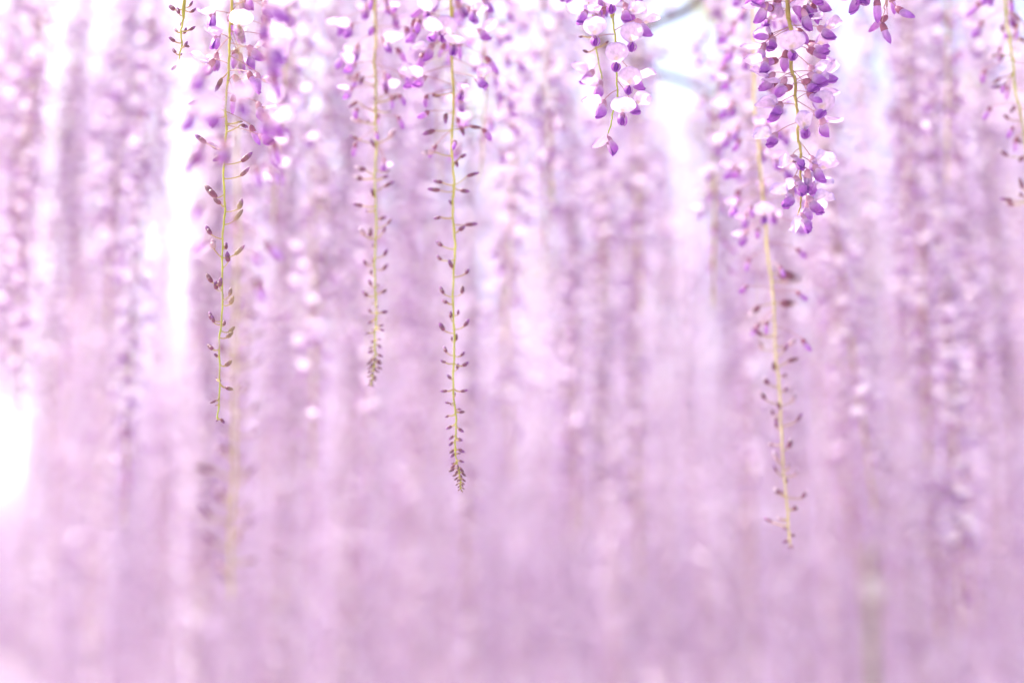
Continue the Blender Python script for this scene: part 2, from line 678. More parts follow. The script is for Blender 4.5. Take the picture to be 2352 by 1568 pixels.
r = Raceme("long yellow stem of paired plum buds at left, open flowers only at its top",
           [(534, -20)] + uv(C1, [(573, 70), (556, 250), (545, 470), (532, 760), (528, 920), (520, 1100), (517, 1400)])
           + uv(C1b, [(485, 200), (478, 450), (468, 800), (460, 1000), (455, 1250), (450, 1442)]), 1.225, .0013, .0006, seed=4)
r.buds(C1, [(500, 500, 545, 450, 640, 0, 1), (695, 483, 700, 392, 655), (780, 392, 695, 272, 750), (810, 468, 820, 430, 895),
            (865, 625, 862, 655, 862, 2, 1), (920, 645, 885, 690, 905), (1040, 480, 1040, 400, 990), (1040, 395, 1005, 310, 945),
            (1100, 500, 1100, 445, 1140), (1150, 638, 1128, 712, 1052), (1250, 625, 1215, 692, 1158), (1360, 465, 1380, 365, 1275),
            (1435, 500, 1430, 445, 1395), (1475, 620, 1460, 645, 1385, 0, 1), (1560, 585, 1530, 650, 1462, 2, 1)])
r.buds(C1b, [(250, 405, 228, 357, 160), (370, 425, 325, 410, 250, 1), (300, 495, 318, 490, 265), (445, 515, 405, 503, 335),
             (380, 560, 362, 620, 290, 0, 1), (550, 405, 537, 360, 475), (590, 432, 583, 425, 522), (590, 465, 580, 478, 522),
             (645, 530, 635, 538, 582, 2, 1), (700, 525, 687, 552, 630, 2, 1), (795, 408, 790, 383, 733), (825, 425, 812, 408, 762),
             (820, 478, 820, 484, 780), (865, 515, 865, 552, 825, 2, 1), (910, 505, 905, 548, 866, 2, 1), (980, 412, 982, 367, 945),
             (1025, 445, 1032, 415, 1008), (1080, 490, 1088, 535, 1055, 2, 1), (1180, 440, 1180, 430, 1172), (1190, 468, 1200, 474, 1188),
             (1215, 492, 1230, 543, 1248), (1315, 438, 1325, 402, 1346), (1340, 440, 1350, 428, 1358), (1430, 442, 1440, 425, 1457),
             (1430, 458, 1437, 482, 1466)])
r.flowers(C1, [('C', 250, 585, 310, 585, 445), ('F', 450, 440, 400, 370, 460, 250, 390), ('F', 365, 690, 340, 790, 420, 860, 330),
               ('F', 570, 600, 555, 660, 640, 715, 520)])
r.auto(-120, 100, 30, 'F', .03, umin=462)
r.auto(100, 300, 12, 'F', .034, closed=.4, umin=440)

r = Raceme("soft yellow-green bud stem left of centre with crowded tiny dark buds at its tip",
           [(860, -40)] + uv(C2, [(515, 0), (520, 100), (525, 300), (520, 450), (525, 600), (530, 800), (528, 1000), (525, 1220)])
           + uv(C4b, [(265, 200), (265, 500), (265, 800), (268, 1000), (265, 1150), (255, 1300), (238, 1465)]), 1.40, .0014, .0006, seed=6)
r.buds(C2, [(530, 445, 550, 425, 615), (600, 410, 565, 300, 545, 1), (700, 525, 700, 510, 680), (725, 640, 690, 705, 665, 1),
            (780, 400, 715, 330, 765), (690, 605, 665, 590, 605), (770, 620, 785, 640, 775), (870, 470, 850, 475, 820),
            (870, 425, 840, 345, 810, 1), (1000, 620, 955, 670, 890, 1), (995, 405, 980, 345, 950), (1030, 525, 1035, 488, 980),
            (1225, 455, 1178, 375, 1160, 1), (1190, 600, 1190, 625, 1170)])
r.buds(C4b, [(25, 170, 18, 110, 5, 1), (40, 320, 30, 360, 18), (110, 320, 70, 395, 28), (150, 250, 150, 232, 85), (225, 170, 205, 98, 185),
             (245, 210, 250, 195, 258), (297, 290, 297, 340, 275), (370, 350, 352, 380, 312), (440, 320, 408, 338, 365),
             (440, 222, 418, 222, 352), (450, 190, 430, 158, 375, 1), (512, 252, 512, 250, 486), (570, 325, 567, 352, 525),
             (630, 250, 605, 248, 548), (640, 197, 623, 177, 585), (658, 315, 650, 350, 612), (695, 232, 690, 235, 655),
             (790, 237, 775, 218, 732), (822, 305, 820, 345, 795), (835, 207, 835, 165, 800), (775, 278, 770, 282, 745),
             (885, 245, 897, 236, 905), (945, 275, 935, 290, 918), (960, 233, 953, 210, 920), (950, 310, 965, 352, 960),
             (985, 235, 1012, 205, 1030), (1060, 295, 1055, 322, 1048), (1070, 255, 1075, 232, 1075), (1070, 300, 1083, 328, 1098),
             (1085, 225, 1105, 195, 1113), (1140, 250, 1150, 233, 1172), (1150, 285, 1150, 312, 1153), (1175, 282, 1175, 303, 1205),
             (1185, 240, 1193, 212, 1207), (1210, 245, 1222, 210, 1240), (1240, 283, 1248, 313, 1265)])
r.tip(401.9 + 1265 * .3294, 401.9 + 1465 * .3294, 26, .0068, .0022)
r.auto(-160, 165, 30, 'F', .03, closed=.35)
r.auto(165, 330, 10, 'F', .028, .8, closed=.9)

r = Raceme("longest centre stem with dark buds, its thin tail curling to a green tip",
           [(1036, -30)] + uv(C2, [(1060, 60), (1060, 400), (1065, 700), (1062, 1000), (1070, 1250), (1068, 1400)])
           + uv(C3, [(310, 60), (310, 200), (305, 450), (306, 700), (308, 950), (315, 1100), (318, 1250), (325, 1370), (345, 1460), (350, 1512)]),
           1.335, .0014, .0006, seed=7)
r.buds(C2, [(640, 920, 645, 980, 660), (905, 940, 920, 855, 965), (900, 1125, 885, 1140, 945), (900, 1180, 870, 1265, 890),
            (1080, 940, 1065, 845, 1075, 1), (1130, 1118, 1100, 1160, 1080), (1155, 1090, 1125, 1098, 1170),
            (1290, 990, 1260, 920, 1250), (1290, 1165, 1240, 1255, 1218), (1300, 1115, 1318, 1185, 1335), (1330, 975, 1325, 885, 1320),
            (1420, 1065, 1420, 1035, 1390), (1525, 980, 1518, 930, 1530), (1565, 1150, 1560, 1240, 1548), (790, 1015, 790, 1015, 870)])
r.buds(C3, [(45, 335, 30, 375, 5), (135, 240, 112, 200, 78), (205, 235, 192, 205, 160), (245, 298, 245, 275, 198), (290, 372, 275, 395, 245),
            (415, 248, 388, 223, 342), (415, 352, 382, 356, 338), (450, 270, 443, 235, 425), (545, 290, 530, 288, 488), (520, 330, 515, 335, 482),
            (585, 365, 578, 395, 540), (610, 252, 600, 222, 560), (660, 318, 650, 322, 612), (660, 295, 655, 295, 628),
            (740, 265, 720, 245, 682), (740, 345, 740, 368, 715), (790, 262, 790, 230, 775), (795, 355, 797, 392, 773), (830, 325, 815, 330, 783),
            (870, 293, 878, 267, 855), (935, 270, 950, 230, 952), (940, 348, 952, 387, 948), (975, 315, 972, 315, 955),
            (1010, 285, 1018, 255, 1016), (1020, 290, 1030, 288, 1016), (1045, 330, 1048, 352, 1052), (1055, 338, 1067, 370, 1066),
            (1070, 278, 1085, 257, 1097), (1120, 293, 1140, 262, 1160), (1140, 335, 1160, 363, 1186), (1190, 303, 1198, 280, 1222),
            (1205, 330, 1212, 352, 1218), (1220, 335, 1228, 360, 1230), (1225, 300, 1235, 280, 1260), (1265, 305, 1280, 283, 1300),
            (1270, 335, 1278, 368, 1300), (1290, 310, 1300, 290, 1325), (1295, 330, 1303, 348, 1305), (1335, 340, 1345, 367, 1357),
            (1340, 308, 1355, 290, 1362)])
r.tip(516.8 + 1355 * .4029, 516.8 + 1512 * .4029, 24, .0066, .0022)
r.flowers(C2, [('F', 130, 890, 130, 905, 205, 885, -30, 'f'), ('F', 330, 1030, 290, 990, 350, 1075, 165, 'f'), ('C', 180, 820, 220, 770, 330),
               ('C', 240, 855, 370, 840, 490), ('F', 270, 925, 330, 860, 500), ('F', 60, 1090, 10, 1130, 60, 1060, -60),
               ('C', 60, 800, 150, 790, 205)])
r.auto(-180, 10, 22, 'F', .03)
r.auto(10, 200, 14, 'F', .034, closed=.3)
r.auto(200, 330, 7, 'F', .03, .8, closed=.9)

r = Raceme("loose raceme of round pale flowers seen from the front, right of centre",
           [(1402, -40)] + uv(C4, [(560, 60), (565, 130), (580, 280), (595, 500), (605, 700), (600, 900), (580, 970), (550, 1080), (520, 1190)]),
           1.225, .0011, .0006, seed=8)
r.flowers(C4, [('F', 180, 545, 130, 525, 205, 545, -20, 'f'), ('F', 60, 320, 110, 265, 240, 200, 70), ('F', 90, 430, 95, 415, 235, 400, 20),
               ('F', 20, 680, 20, 695, 125, 790, -10), ('F', 270, 765, 230, 880, 385, 930, 190), ('F', 310, 385, 390, 395, 500, 385, 240, 'f'),
               ('F', 460, 710, 460, 715, 540, 715, 315, 'f'), ('F', 560, 580, 640, 570, 715, 590, 505, 'f'),
               ('F', 500, 745, 625, 820, 765, 850, 600), ('F', 700, 690, 840, 685, 920, 705, 710, 'f'), ('F', 720, 740, 870, 770, 975, 840, 830),
               ('F', 810, 480, 925, 430, 1085, 340, 915), ('F', 940, 635, 1045, 630, 1205, 640, 1000, 'f'), ('F', 1190, 520, 1190, 570, 1345, 410, 1220)])
r.auto(-200, -20, 22, 'F', .028)

r = Raceme("thin flower stem close behind the front-facing pale flowers, four drooping purple flowers",
           [(1350, -60)] + uv(C4, [(365, 0), (385, 150), (425, 520), (465, 715)]), 1.27, .0010, .0006, seed=9)
r.flowers(C4, [('F', 560, 395, 590, 310, 700, 255, 530), ('F', 715, 455, 745, 410, 900, 340, 700), ('C', 120, 410, 120, 420, 200), ('F', 30, 400, 30, 420, 100, 380, -30)])
r.buds(C4, [(320, 300, 315, 255, 318, 2), (430, 340, 460, 290, 445, 2), (420, 500, 395, 530, 370, 2)])
r.auto(-180, -20, 16, 'F', .028)

r = Raceme("sharpest raceme at right, dense violet flowers with pale open banners",
           [(1806, -30)] + uv(C66, [(625, 0), (650, 250), (670, 500), (680, 850), (710, 1000), (740, 1250), (755, 1500)])
           + uv(C77, [(605, 200), (620, 420), (635, 600), (640, 780), (625, 910), (650, 1030), (625, 1150), (605, 1292)]), 1.207, .0020, .0006, PEDG, PEDG, seed=10)
r.flowers(C66, [('C', 20, 485, -20, 485, 95), ('C', 115, 462, 95, 345, 140), ('C', 30, 660, 40, 725, 255), ('C', 10, 850, 45, 1030, 165),
                ('F', 120, 820, 65, 860, 240, 780, 110), ('F', 30, 780, 210, 855, 425, 930, 265), ('C', 230, 760, 350, 845, 525),
                ('F', 335, 1010, 340, 1160, 510, 1255, 340), ('C', 415, 910, 445, 1130, 545), ('F', 550, 915, 530, 1040, 640, 1060, 590),
                ('C', 590, 880, 600, 1070, 710), ('F', 615, 945, 745, 1070, 945, 1100, 810), ('F', 895, 1010, 840, 1200, 960, 1275, 850),
                ('F', 10, 960, -10, 1120, 120, 1170, -10), ('F', 20, 345, 95, 250, 260, 160, 10), ('F', 120, 385, 180, 370, 300, 430, 200),
                ('C', 350, 450, 385, 300, 470), ('F', 360, 480, 410, 430, 535, 300, 330), ('F', 320, 350, 510, 270, 700, 150, 610),
                ('C', 660, 520, 710, 360, 780), ('F', 740, 345, 760, 290, 940, 130, 770), ('C', 720, 570, 720, 540, 905),
                ('F', 600, 620, 720, 635, 880, 620, 620, 'f'), ('F', 955, 430, 975, 330, 1090, 195, 990), ('C', 900, 500, 1000, 330, 1130),
                ('F', 960, 560, 1055, 490, 1210, 430, 1130), ('C', 1040, 645, 1160, 460, 1240), ('F', 1310, 545, 1310, 440, 1470, 330, 1310),
                ('F', 1190, 530, 1310, 400, 1530, 310, 1460), ('C', 870, 830, 980, 960, 1110), ('F', 1010, 850, 1010, 950, 1110, 970, 1030),
                ('C', 1045, 800, 1075, 985, 1175), ('F', 1040, 840, 1120, 890, 1200, 960, 1100), ('C', 1150, 850, 1230, 910, 1385),
                ('F', 1250, 945, 1190, 1010, 1310, 1115, 1250), ('F', 1490, 930, 1480, 1000, 1580, 1040, 1310, 'f'),
                ('F', 1260, 1095, 1400, 1150, 1540, 1260, 1420)])
r.flowers(C77, [('W', 115, 350, 210, 255, 370, 145, 300), ('W', 220, 620, 300, 625, 415, 615, 155, 'f'), ('W', 450, 525, 540, 580, 660, 350, 590),
                ('W', 350, 800, 480, 870, 690, 970, 510), ('F', 540, 790, 680, 870, 890, 950, 760), ('W', 690, 690, 770, 700, 940, 720, 780),
                ('W', 690, 800, 790, 840, 1000, 890, 920), ('W', 680, 545, 830, 610, 1030, 520, 1000), ('W', 910, 495, 1010, 405, 1220, 280, 1000),
                ('W', 900, 780, 1020, 790, 1160, 880, 1060), ('W', 1030, 710, 1065, 840, 1265, 980, 1115), ('W', 1292, 600, 1310, 690, 1540, 465, 1450)])
r.auto(-200, -10, 26, 'F', .026)

r = Raceme("long pale yellow stem at right reaching lowest, sunlight painted into its whitish buds",
           [(1728, -30), (1732, 200)] + uv((.3661, 1607.8, 0), [(340, 650), (365, 900), (385, 1100), (400, 1300), (425, 1560)])
           + uv(C6, [(228, 200), (240, 400), (255, 600), (270, 850), (285, 1050), (300, 1280), (315, 1400), (315, 1430)]), 1.50, .0016, .0006, (.80, .76, .36, .8), (.68, .62, .18, .8), seed=12)  # stem pigment lightened to look sunlit
r.buds(C6, [(110, 265, 110, 385, 150, 1), (155, 280, 150, 340, 150, 1), (260, 265, 260, 355, 262, 1), (260, 165, 270, 115, 320, 1), (340, 172, 345, 165, 370),
            (415, 180, 408, 140, 385), (420, 240, 425, 262, 408, 1), (470, 305, 460, 352, 425, 1), (480, 182, 475, 165, 430, 1),
            (560, 305, 535, 358, 522), (580, 235, 580, 232, 540), (660, 210, 645, 187, 610, 1), (690, 288, 680, 305, 655), (755, 320, 735, 345, 685, 1),
            (770, 262, 768, 250, 735), (800, 235, 795, 222, 768), (815, 250, 825, 250, 795, 1), (870, 247, 855, 243, 825), (960, 300, 955, 330, 905, 1),
            (1030, 250, 1015, 230, 970, 1), (1060, 302, 1055, 310, 1030, 1), (1090, 325, 1090, 352, 1062, 1), (1115, 302, 1118, 305, 1095),
            (1180, 265, 1172, 235, 1150, 1), (1180, 280, 1175, 275, 1155), (1255, 325, 1250, 358, 1235, 1), (1300, 275, 1300, 250, 1290, 1),
            (1345, 295, 1345, 275, 1340), (1365, 320, 1370, 342, 1378), (1395, 300, 1400, 278, 1412), (1420, 310, 1425, 303, 1442), (1425, 318, 1428, 324, 1440)])
r.auto(-180, 520, 60, 'F', .034)
r.auto(520, 760, 10, 'F', .030, .85, closed=.6)
r.auto(720, 1230, 9, 'B', .019, 1.0)

r = Raceme("short tassel of four closed plum flowers at the top edge, right of the sharp raceme",
           [(2036, -60), (2034, -20), (2033, 12), (2032, 24)], 1.19, .0008, .0006, PEDC, PEDC, seed=13)
r.flowers(C8, [('C', -40, 185, -10, 195, 120), ('C', 0, 275, 90, 215, 125), ('C', 70, 235, 142, 282, 268), ('C', -10, 330, 40, 398, 135), ('F', -60, 140, -40, 90, 15, 60, -60)])
r.auto(-200, -40, 14, 'F', .026)

r = Raceme("yellow stem with dark drooping buds leaving through the right edge",
           [(2306, -30)] + uv(C8, [(1085, 60), (1092, 110), (1105, 250), (1135, 450), (1170, 700), (1213, 940), (1235, 1150), (1245, 1400)]), 1.44, .0016, .0009, seed=14)
r.buds(C8, [(140, 1055, 180, 1040, 260, 2), (370, 1030, 385, 955, 415, 1), (370, 1070, 375, 1035, 445, 0), (500, 1040, 555, 985, 600, 2), (500, 1050, 610, 965, 635, 0),
            (600, 1145, 595, 1160, 620, 0), (850, 1145, 745, 1105, 800, 2), (850, 1105, 835, 1070, 795, 2), (930, 1155, 955, 1190, 1015, 2), (1090, 1200, 1095, 1170, 1140, 2),
            (440, 1190, 250, 1230, 300, 2), (300, 1200, 140, 1160, 60, 2)])
r.auto(-180, 30, 24, 'F', .03)
r.auto(30, 330, 14, 'F', .026, .8, closed=1.0)
r.auto(330, 620, 12, 'B', .016, 1.1)

r = Raceme("hazy yellow stem nearest the camera at left, veiling the plum bud stem",
           [(556, -60), (550, 60), (547, 200), (545, 420), (542, 650), (540, 880), (536, 1080), (532, 1250), (529, 1375)], .92, .0010, .0005, (.62, .54, .22, .8), STEMY, seed=37)
r.auto(-160, 150, 30, 'F', .026, closed=.15, umin=590)
r.auto(150, 330, 11, 'F', .026, closed=.3)
r.auto(330, 620, 9, 'F', .026, .8, closed=.9)
r.auto(620, 1340, 34, 'B', .014, .9)

r = Raceme("blurred tan stem with small violet flowers just right of the centre stems",
           [(1112, -40), (1113, 60), (1115, 170), (1113, 260), (1108, 340), (1100, 420)], 1.62, .0018, .0008, (.55, .42, .20, .6), PEDG, seed=16)
r.auto(-120, 330, 44, 'F', .034, closed=.35)

# ------------------------------------------------------------------ racemes behind the plane of focus
def floret_mb(lod, rg, kind='F'):
    m = MB()
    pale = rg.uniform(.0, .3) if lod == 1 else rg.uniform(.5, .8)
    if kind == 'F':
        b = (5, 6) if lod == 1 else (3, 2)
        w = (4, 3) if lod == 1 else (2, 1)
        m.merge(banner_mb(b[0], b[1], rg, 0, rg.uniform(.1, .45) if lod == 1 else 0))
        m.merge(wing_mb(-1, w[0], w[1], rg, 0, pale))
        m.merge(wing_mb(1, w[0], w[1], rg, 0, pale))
        if lod == 1:
            m.merge(keel_mb(4, 5))
        m.merge(calyx_mb(3, 5 if lod == 1 else 3))
    else:
        m.merge(closed_mb(5 if lod == 1 else 3, 6 if lod == 1 else 4, rg))
        m.merge(calyx_mb(3, 5 if lod == 1 else 3, True))
    ped = .034
    m.add(*tube([Vector((-.0005, 0, 0)), Vector((-ped * .55, 0, ped * .32)), Vector((-ped * .80, 0, ped * .62))], [.0005] * 3, 3, PEDC))
    return m


br = random.Random(21)
FL1 = [floret_mb(1, br) for _ in range(5)]
CL1 = [floret_mb(1, br, 'C') for _ in range(3)]
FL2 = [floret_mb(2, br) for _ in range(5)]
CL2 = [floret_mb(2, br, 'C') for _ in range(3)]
PEDEND = Vector((-.034 * .80, 0, .034 * .62))


def floret_matrix(node, az, rg, sc=1.0):
    """stalk end on the stem, flower outwards and hanging"""
    o = Vector((math.cos(az), math.sin(az), 0))
    dn = R(rg.uniform(28, 70))
    a = o * math.cos(dn) - Vector((0, 0, math.sin(dn))) + Vector((rg.uniform(-.3, .3), rg.uniform(-.3, .3), 0))
    M = frame(Vector((0, 0, 0)), a, o + Vector((0, 0, rg.uniform(.2, .9)))) @ Matrix.Scale(sc, 4)
    return Matrix.Translation(node - M @ PEDEND + o * rg.uniform(-.012, .022)) @ M


def stem_curve(length, rg):
    ax, ay, ph = rg.uniform(-.03, .03), rg.uniform(-.03, .03), rg.uniform(0, 6)
    n = 14
    return [Vector((ax * (i / n) ** 2 + .006 * math.sin(5 * i / n + ph), ay * (i / n) ** 2 + .006 * math.cos(4 * i / n + ph), -length * i / n)) for i in range(n + 1)]


def along(path, f):
    q = f * (len(path) - 1)
    i = min(int(q), len(path) - 2)
    return path[i].lerp(path[i + 1], q - i)


def raceme_plan(length, rg, density):
    """where flowers, closed flowers and buds sit on a stem: (fraction, azimuth, kind, scale)"""
    out, f, az = [], .06, rg.uniform(0, 6)
    while f < .985:
        az += 2.4 + rg.uniform(-.5, .5)
        if f < .86:
            kind = 'F' if rg.random() < .88 - .5 * max(0, f - .7) else 'C'
            sc, step = rg.uniform(.85, 1.12), 1.0
        elif f < .94:
            kind, sc, step = ('C' if rg.random() < .8 else 'F'), .9 - (f - .86) * 3, 1.2
        else:
            kind, sc, step = 'C', .60 - (f - .94) * 6, 1.2
        out.append((f, az, kind, max(.2, sc)))
        f += step * rg.uniform(.7, 1.3) / (density * length)
    return out


def mass_mesh(length, rg, density, FL, CL):
    path = stem_curve(length, rg)
    m = MB()
    tint = rg.uniform(.9, 1.08)
    for f, az, k, sc in raceme_plan(length, rg, density):
        src = rg.choice(FL if k == 'F' else CL)
        m.merge(src, floret_matrix(along(path, f), az, rg, sc), tint * rg.uniform(.9, 1.08))
    st = MB()
    n = len(path)
    st.add(*tube(path, [.0022 - .0014 * i / n for i in range(n)], 5, (.50, .36, .20, .5), STEMY))
    return m, st


LEN = 1.30
MASS = []
for i in range(6):
    m, st = mass_mesh(LEN, br, (110, 135, 175, 185, 120, 155)[i], FL1, CL1)
    MASS.append((m.mesh("blossoms", PETAL), st.mesh("flower_stem", STALK)))
FARMASS = []
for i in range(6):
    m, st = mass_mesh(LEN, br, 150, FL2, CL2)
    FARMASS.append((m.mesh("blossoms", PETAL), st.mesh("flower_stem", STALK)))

placed = []


def put_raceme(tip, ztop, label, group, pool, rg, lean=(0, 0)):
    L = ztop - tip.z
    e = bpy.data.objects.new("wisteria_raceme", None)
    e.empty_display_size = .05
    COL.objects.link(e)
    e.location = (tip.x - lean[0] * L, tip.y - lean[1] * L, tip.z + L)
    e.rotation_euler = (0, 0, 0)
    tag(e, label, "flower raceme", group)
    bm_, sm_ = rg.choice(pool)
    w = rg.uniform(.8, 1.3)
    Ms = Matrix.Identity(4)
    Ms[0][2], Ms[1][2] = -lean[0], -lean[1]
    M = Ms @ Matrix.Rotation(rg.uniform(0, 6.28), 4, 'Z') @ Matrix.Diagonal((w, w, L / LEN, 1))
    s_ = link("flower_stem", sm_, e, M)
    b_ = link("blossoms", bm_, e, M)
    b_["kind"] = "stuff"
    placed.append((tip.x, tip.y))
    return e


def flower_parts_raceme(tip, ztop, label, rg, group=None):
    """nearer blurred raceme: every flower a part of its own"""
    L = ztop - tip.z
    e = bpy.data.objects.new("wisteria_raceme", None)
    e.empty_display_size = .05
    COL.objects.link(e)
    e.location = (tip.x, tip.y, ztop)
    tag(e, label, "flower raceme", group)
    path = stem_curve(L, rg)
    n = len(path)
    st = MB()
    st.add(*tube(path, [.0024 - .0016 * i / n for i in range(n)], 6, (.52, .38, .20, .5), STEMY))
    link("flower_stem", st.mesh("flower_stem", STALK), e)
    for f, az, k, sc in raceme_plan(L, rg, 110):
        src = rg.choice(FL1M if k == 'F' else CL1M)
        link("flower" if k == 'F' else "closed_flower", src, e, floret_matrix(along(path, f), az, rg, sc))
    placed.append((tip.x, tip.y))


FL1M = [m.mesh("flower", PETAL) for m in FL1]
CL1M = [m.mesh("closed_flower", PETAL) for m in CL1]

mr_ = random.Random(31)
# (u of the tip, v of the tip, distance, words)
NEARBACK = [
    (92, 330, 2.1, "dark crowded raceme hanging at the far top left corner"),
    (1190, 780, 2.0, "broad raceme of bright round blurs ending just right of the centre stem"),
    (1285, 640, 2.25, "full blurred raceme left of the front-facing pale flowers"),
    (1235, 470, 1.85, "violet-speckled blurred raceme between the centre stem and the pale flowers"),
    (745, 560, 2.3, "pale washed-out raceme left of the soft yellow-green bud stem"),
    (640, 520, 1.75, "blurred raceme of large pale petals just right of the hazy stem"),
    (960, 430, 1.9, "blurred raceme hanging between the two long bud stems"),
    (2130, 520, 2.1, "blurred raceme with a burst of white petals at the upper right"),
    (2235, 420, 1.8, "blurred violet raceme beside the stem at the right edge"),
    (1672, 700, 1.75, "blurred raceme of white petals left of the long pale stem"),
]
for u, v, y, lab in NEARBACK:
    t = P(u, v, y)
    flower_parts_raceme(t, t.z + mr_.uniform(1.0, 1.25), lab, mr_)

# openings where the photograph shows sky: (u0, u1, v0, v1, least distance at which they count, how clear)
GAPS = [(-60, 88, 830, 1150, 1.6, 1.0), (372, 428, 190, 420, 2.0, 1.0), (345, 430, 420, 860, 3.0, .6), (858, 892, 120, 250, 2.2, 1.0),
        (1470, 1690, -60, 200, 1.7, 1.0), (680, 720, -40, 180, 2.6, .6)]


def trimmed(x, y, z0, z1, rg):
    """tip height of a raceme that stops above the openings it would cross; None when nothing is left of it"""
    u, v = uv_of(Vector((x, y, (z0 + z1) / 2)))
    hw = .018 / y * FPX
    for a, b, c, d, ymin, clear in GAPS:
        if y < ymin or not (a - hw < u < b + hw + rg.uniform(-60, 25)) or rg.random() > clear:
            continue
        zc, zd = P(u, c + rg.uniform(-60, 170), y).z, P(u, d + rg.uniform(-110, 40), y).z
        if z0 < zc and z1 > zd:
            if z1 <= zc and zd - z0 > .45:
                z1 = zd            # beyond the opening the vines hang lower
            else:
                z0 = zc
    return (z0, z1) if z1 - z0 > .4 else None


def zone(u):
    return sum(u > q for q in (330, 720, 1080, 1500, 1900))


WHERE = ["at the left edge", "behind the plum bud stem at left", "behind the soft yellow-green stem left of centre",
         "between the longest centre stem and the pale front-facing flowers", "behind the sharp violet raceme at right", "at the right edge"]


def words(u, tip, far):
    low = uv_of(tip)[1] > (1150 if far else 900)
    a = ("smooth distant" if far else "spotty blurred") + (" long" if low else " short") + " lilac raceme "
    return a + WHERE[zone(u)], ("distant" if far else "blurred") + " racemes " + WHERE[zone(u)]


def scatter(count, y0, y1, ztip, ztop, sep, rg, place, margin=140):
    n = tries = 0
    while n < count and tries < count * 60:
        tries += 1
        y = math.sqrt(rg.uniform(y0 * y0, y1 * y1))
        u = rg.uniform(-margin, 2352 + margin)
        x = (u - 1176) / FPX * y * 1.03
        zt = ztip(y, u, rg)
        zh = ztop(y, rg)
        tz = trimmed(x, y, zt, zh, rg)
        if tz is None:
            continue
        zt, zh = tz
        if any((x - a) ** 2 + (y - b) ** 2 < sep * sep for a, b in placed):
            continue
        place(Vector((x, y, zt)), zh, u, rg)
        n += 1
    return n


def mid_tip(y, u, rg):
    v = rg.uniform(420, 1480)
    return P(u, v, y).z


for u_, v_, y_ in ((190, 820, 2.8), (150, 720, 3.2), (950, 620, 2.7), (12, 600, 2.5), (255, 760, 2.5), (310, 330, 2.4), (1545, 640, 5.0), (1620, 700, 5.3), (565, 900, 2.6), (640, 700, 2.9), (770, 800, 2.9), (2095, 900, 2.7),
                   (2120, 700, 3.0), (2290, 640, 2.6), (1962, 1290, 3.7), (2022, 1260, 4.1), (1990, 1330, 4.6)):
    t_ = P(u_, v_, y_)
    put_raceme(t_, 3.1 if y_ < 5 else P(u_, 235, y_).z, *words(u_, t_, False), MASS, mr_)
n1 = scatter(166, 2.1, 4.4, mid_tip, lambda y, rg: rg.uniform(2.9, 3.3) if y > 3 else rg.uniform(2.7, 3.0), .10, mr_,
             lambda t, zh, u, rg: put_raceme(t, zh, *words(u, t, False), MASS, rg, (rg.uniform(-.09, .09), rg.uniform(-.05, .05))))
n2 = scatter(112, 4.4, 5.7, lambda y, u, rg: rg.uniform(.75, 1.9), lambda y, rg: rg.uniform(3.1, 3.8), .12, mr_,
             lambda t, zh, u, rg: put_raceme(t, zh, *words(u, t, True), FARMASS, rg))


# ------------------------------------------------------------------ masses too many to count: geometry-node instancers
def instancer(name, pts, rots, scales, sources, label, cat):
    me = bpy.data.meshes.new(name)
    me.from_pydata([tuple(p) for p in pts], [], [])
    a = me.attributes.new("rot", 'FLOAT_VECTOR', 'POINT')
    a.data.foreach_set("vector", [x for q in rots for x in q])
    a = me.attributes.new("siz", 'FLOAT_VECTOR', 'POINT')
    a.data.foreach_set("vector", [x for q in scales for x in q])
    ob = link(name, me)
    tag(ob, label, cat, kind="stuff")
    src = bpy.data.collections.new(name + "_source")
    for k, (d, dn) in enumerate(sources):
        src.objects.link(bpy.data.objects.new(dn, d))
    ng = bpy.data.node_groups.new(name + "_nodes", 'GeometryNodeTree')
    ng.interface.new_socket("Geometry", in_out='INPUT', socket_type='NodeSocketGeometry')
    ng.interface.new_socket("Geometry", in_out='OUTPUT', socket_type='NodeSocketGeometry')
    N, L = ng.nodes, ng.links
    gi, go = N.new("NodeGroupInput"), N.new("NodeGroupOutput")
    ci = N.new("GeometryNodeCollectionInfo")
    ci.inputs["Collection"].default_value = src
    ci.inputs["Separate Children"].default_value = True
    ci.inputs["Reset Children"].default_value = True
    iop = N.new("GeometryNodeInstanceOnPoints")
    iop.inputs["Pick Instance"].default_value = True
    na = N.new("GeometryNodeInputNamedAttribute"); na.data_type = 'FLOAT_VECTOR'; na.inputs["Name"].default_value = "rot"
    nb = N.new("GeometryNodeInputNamedAttribute"); nb.data_type = 'FLOAT_VECTOR'; nb.inputs["Name"].default_value = "siz"
    m2p = N.new("GeometryNodeMeshToPoints")
    L.new(gi.outputs[0], m2p.inputs["Mesh"])
    L.new(m2p.outputs[0], iop.inputs["Points"])
    L.new(ci.outputs[0], iop.inputs["Instance"])
    e2r = N.new("FunctionNodeEulerToRotation")
    L.new(na.outputs["Attribute"], e2r.inputs[0])
    L.new(e2r.outputs[0], iop.inputs["Rotation"])
    L.new(nb.outputs["Attribute"], iop.inputs["Scale"])
    L.new(iop.outputs[0], go.inputs[0])
    md = ob.modifiers.new("scatter", 'NODES')
    md.node_group = ng
    return ob


fp, frot, fsc = [], [], []


def far_place(t, zh, u, rg):
    fp.append((t.x, t.y, zh))
    frot.append((0, 0, rg.uniform(0, 6.28)))
    w = rg.uniform(.9, 1.2)
    fsc.append((w, w, (zh - t.z) / LEN))
    placed.append((t.x, t.y))


scatter(3500, 5.7, 20, lambda y, u, rg: rg.uniform(.15, 1.5), lambda y, rg: rg.uniform(3.0, 3.6) + min(.6, (y - 5.7) * .3), .10, mr_, far_place, 520)  # wide margin adds unseen racemes off frame that shade the lower left
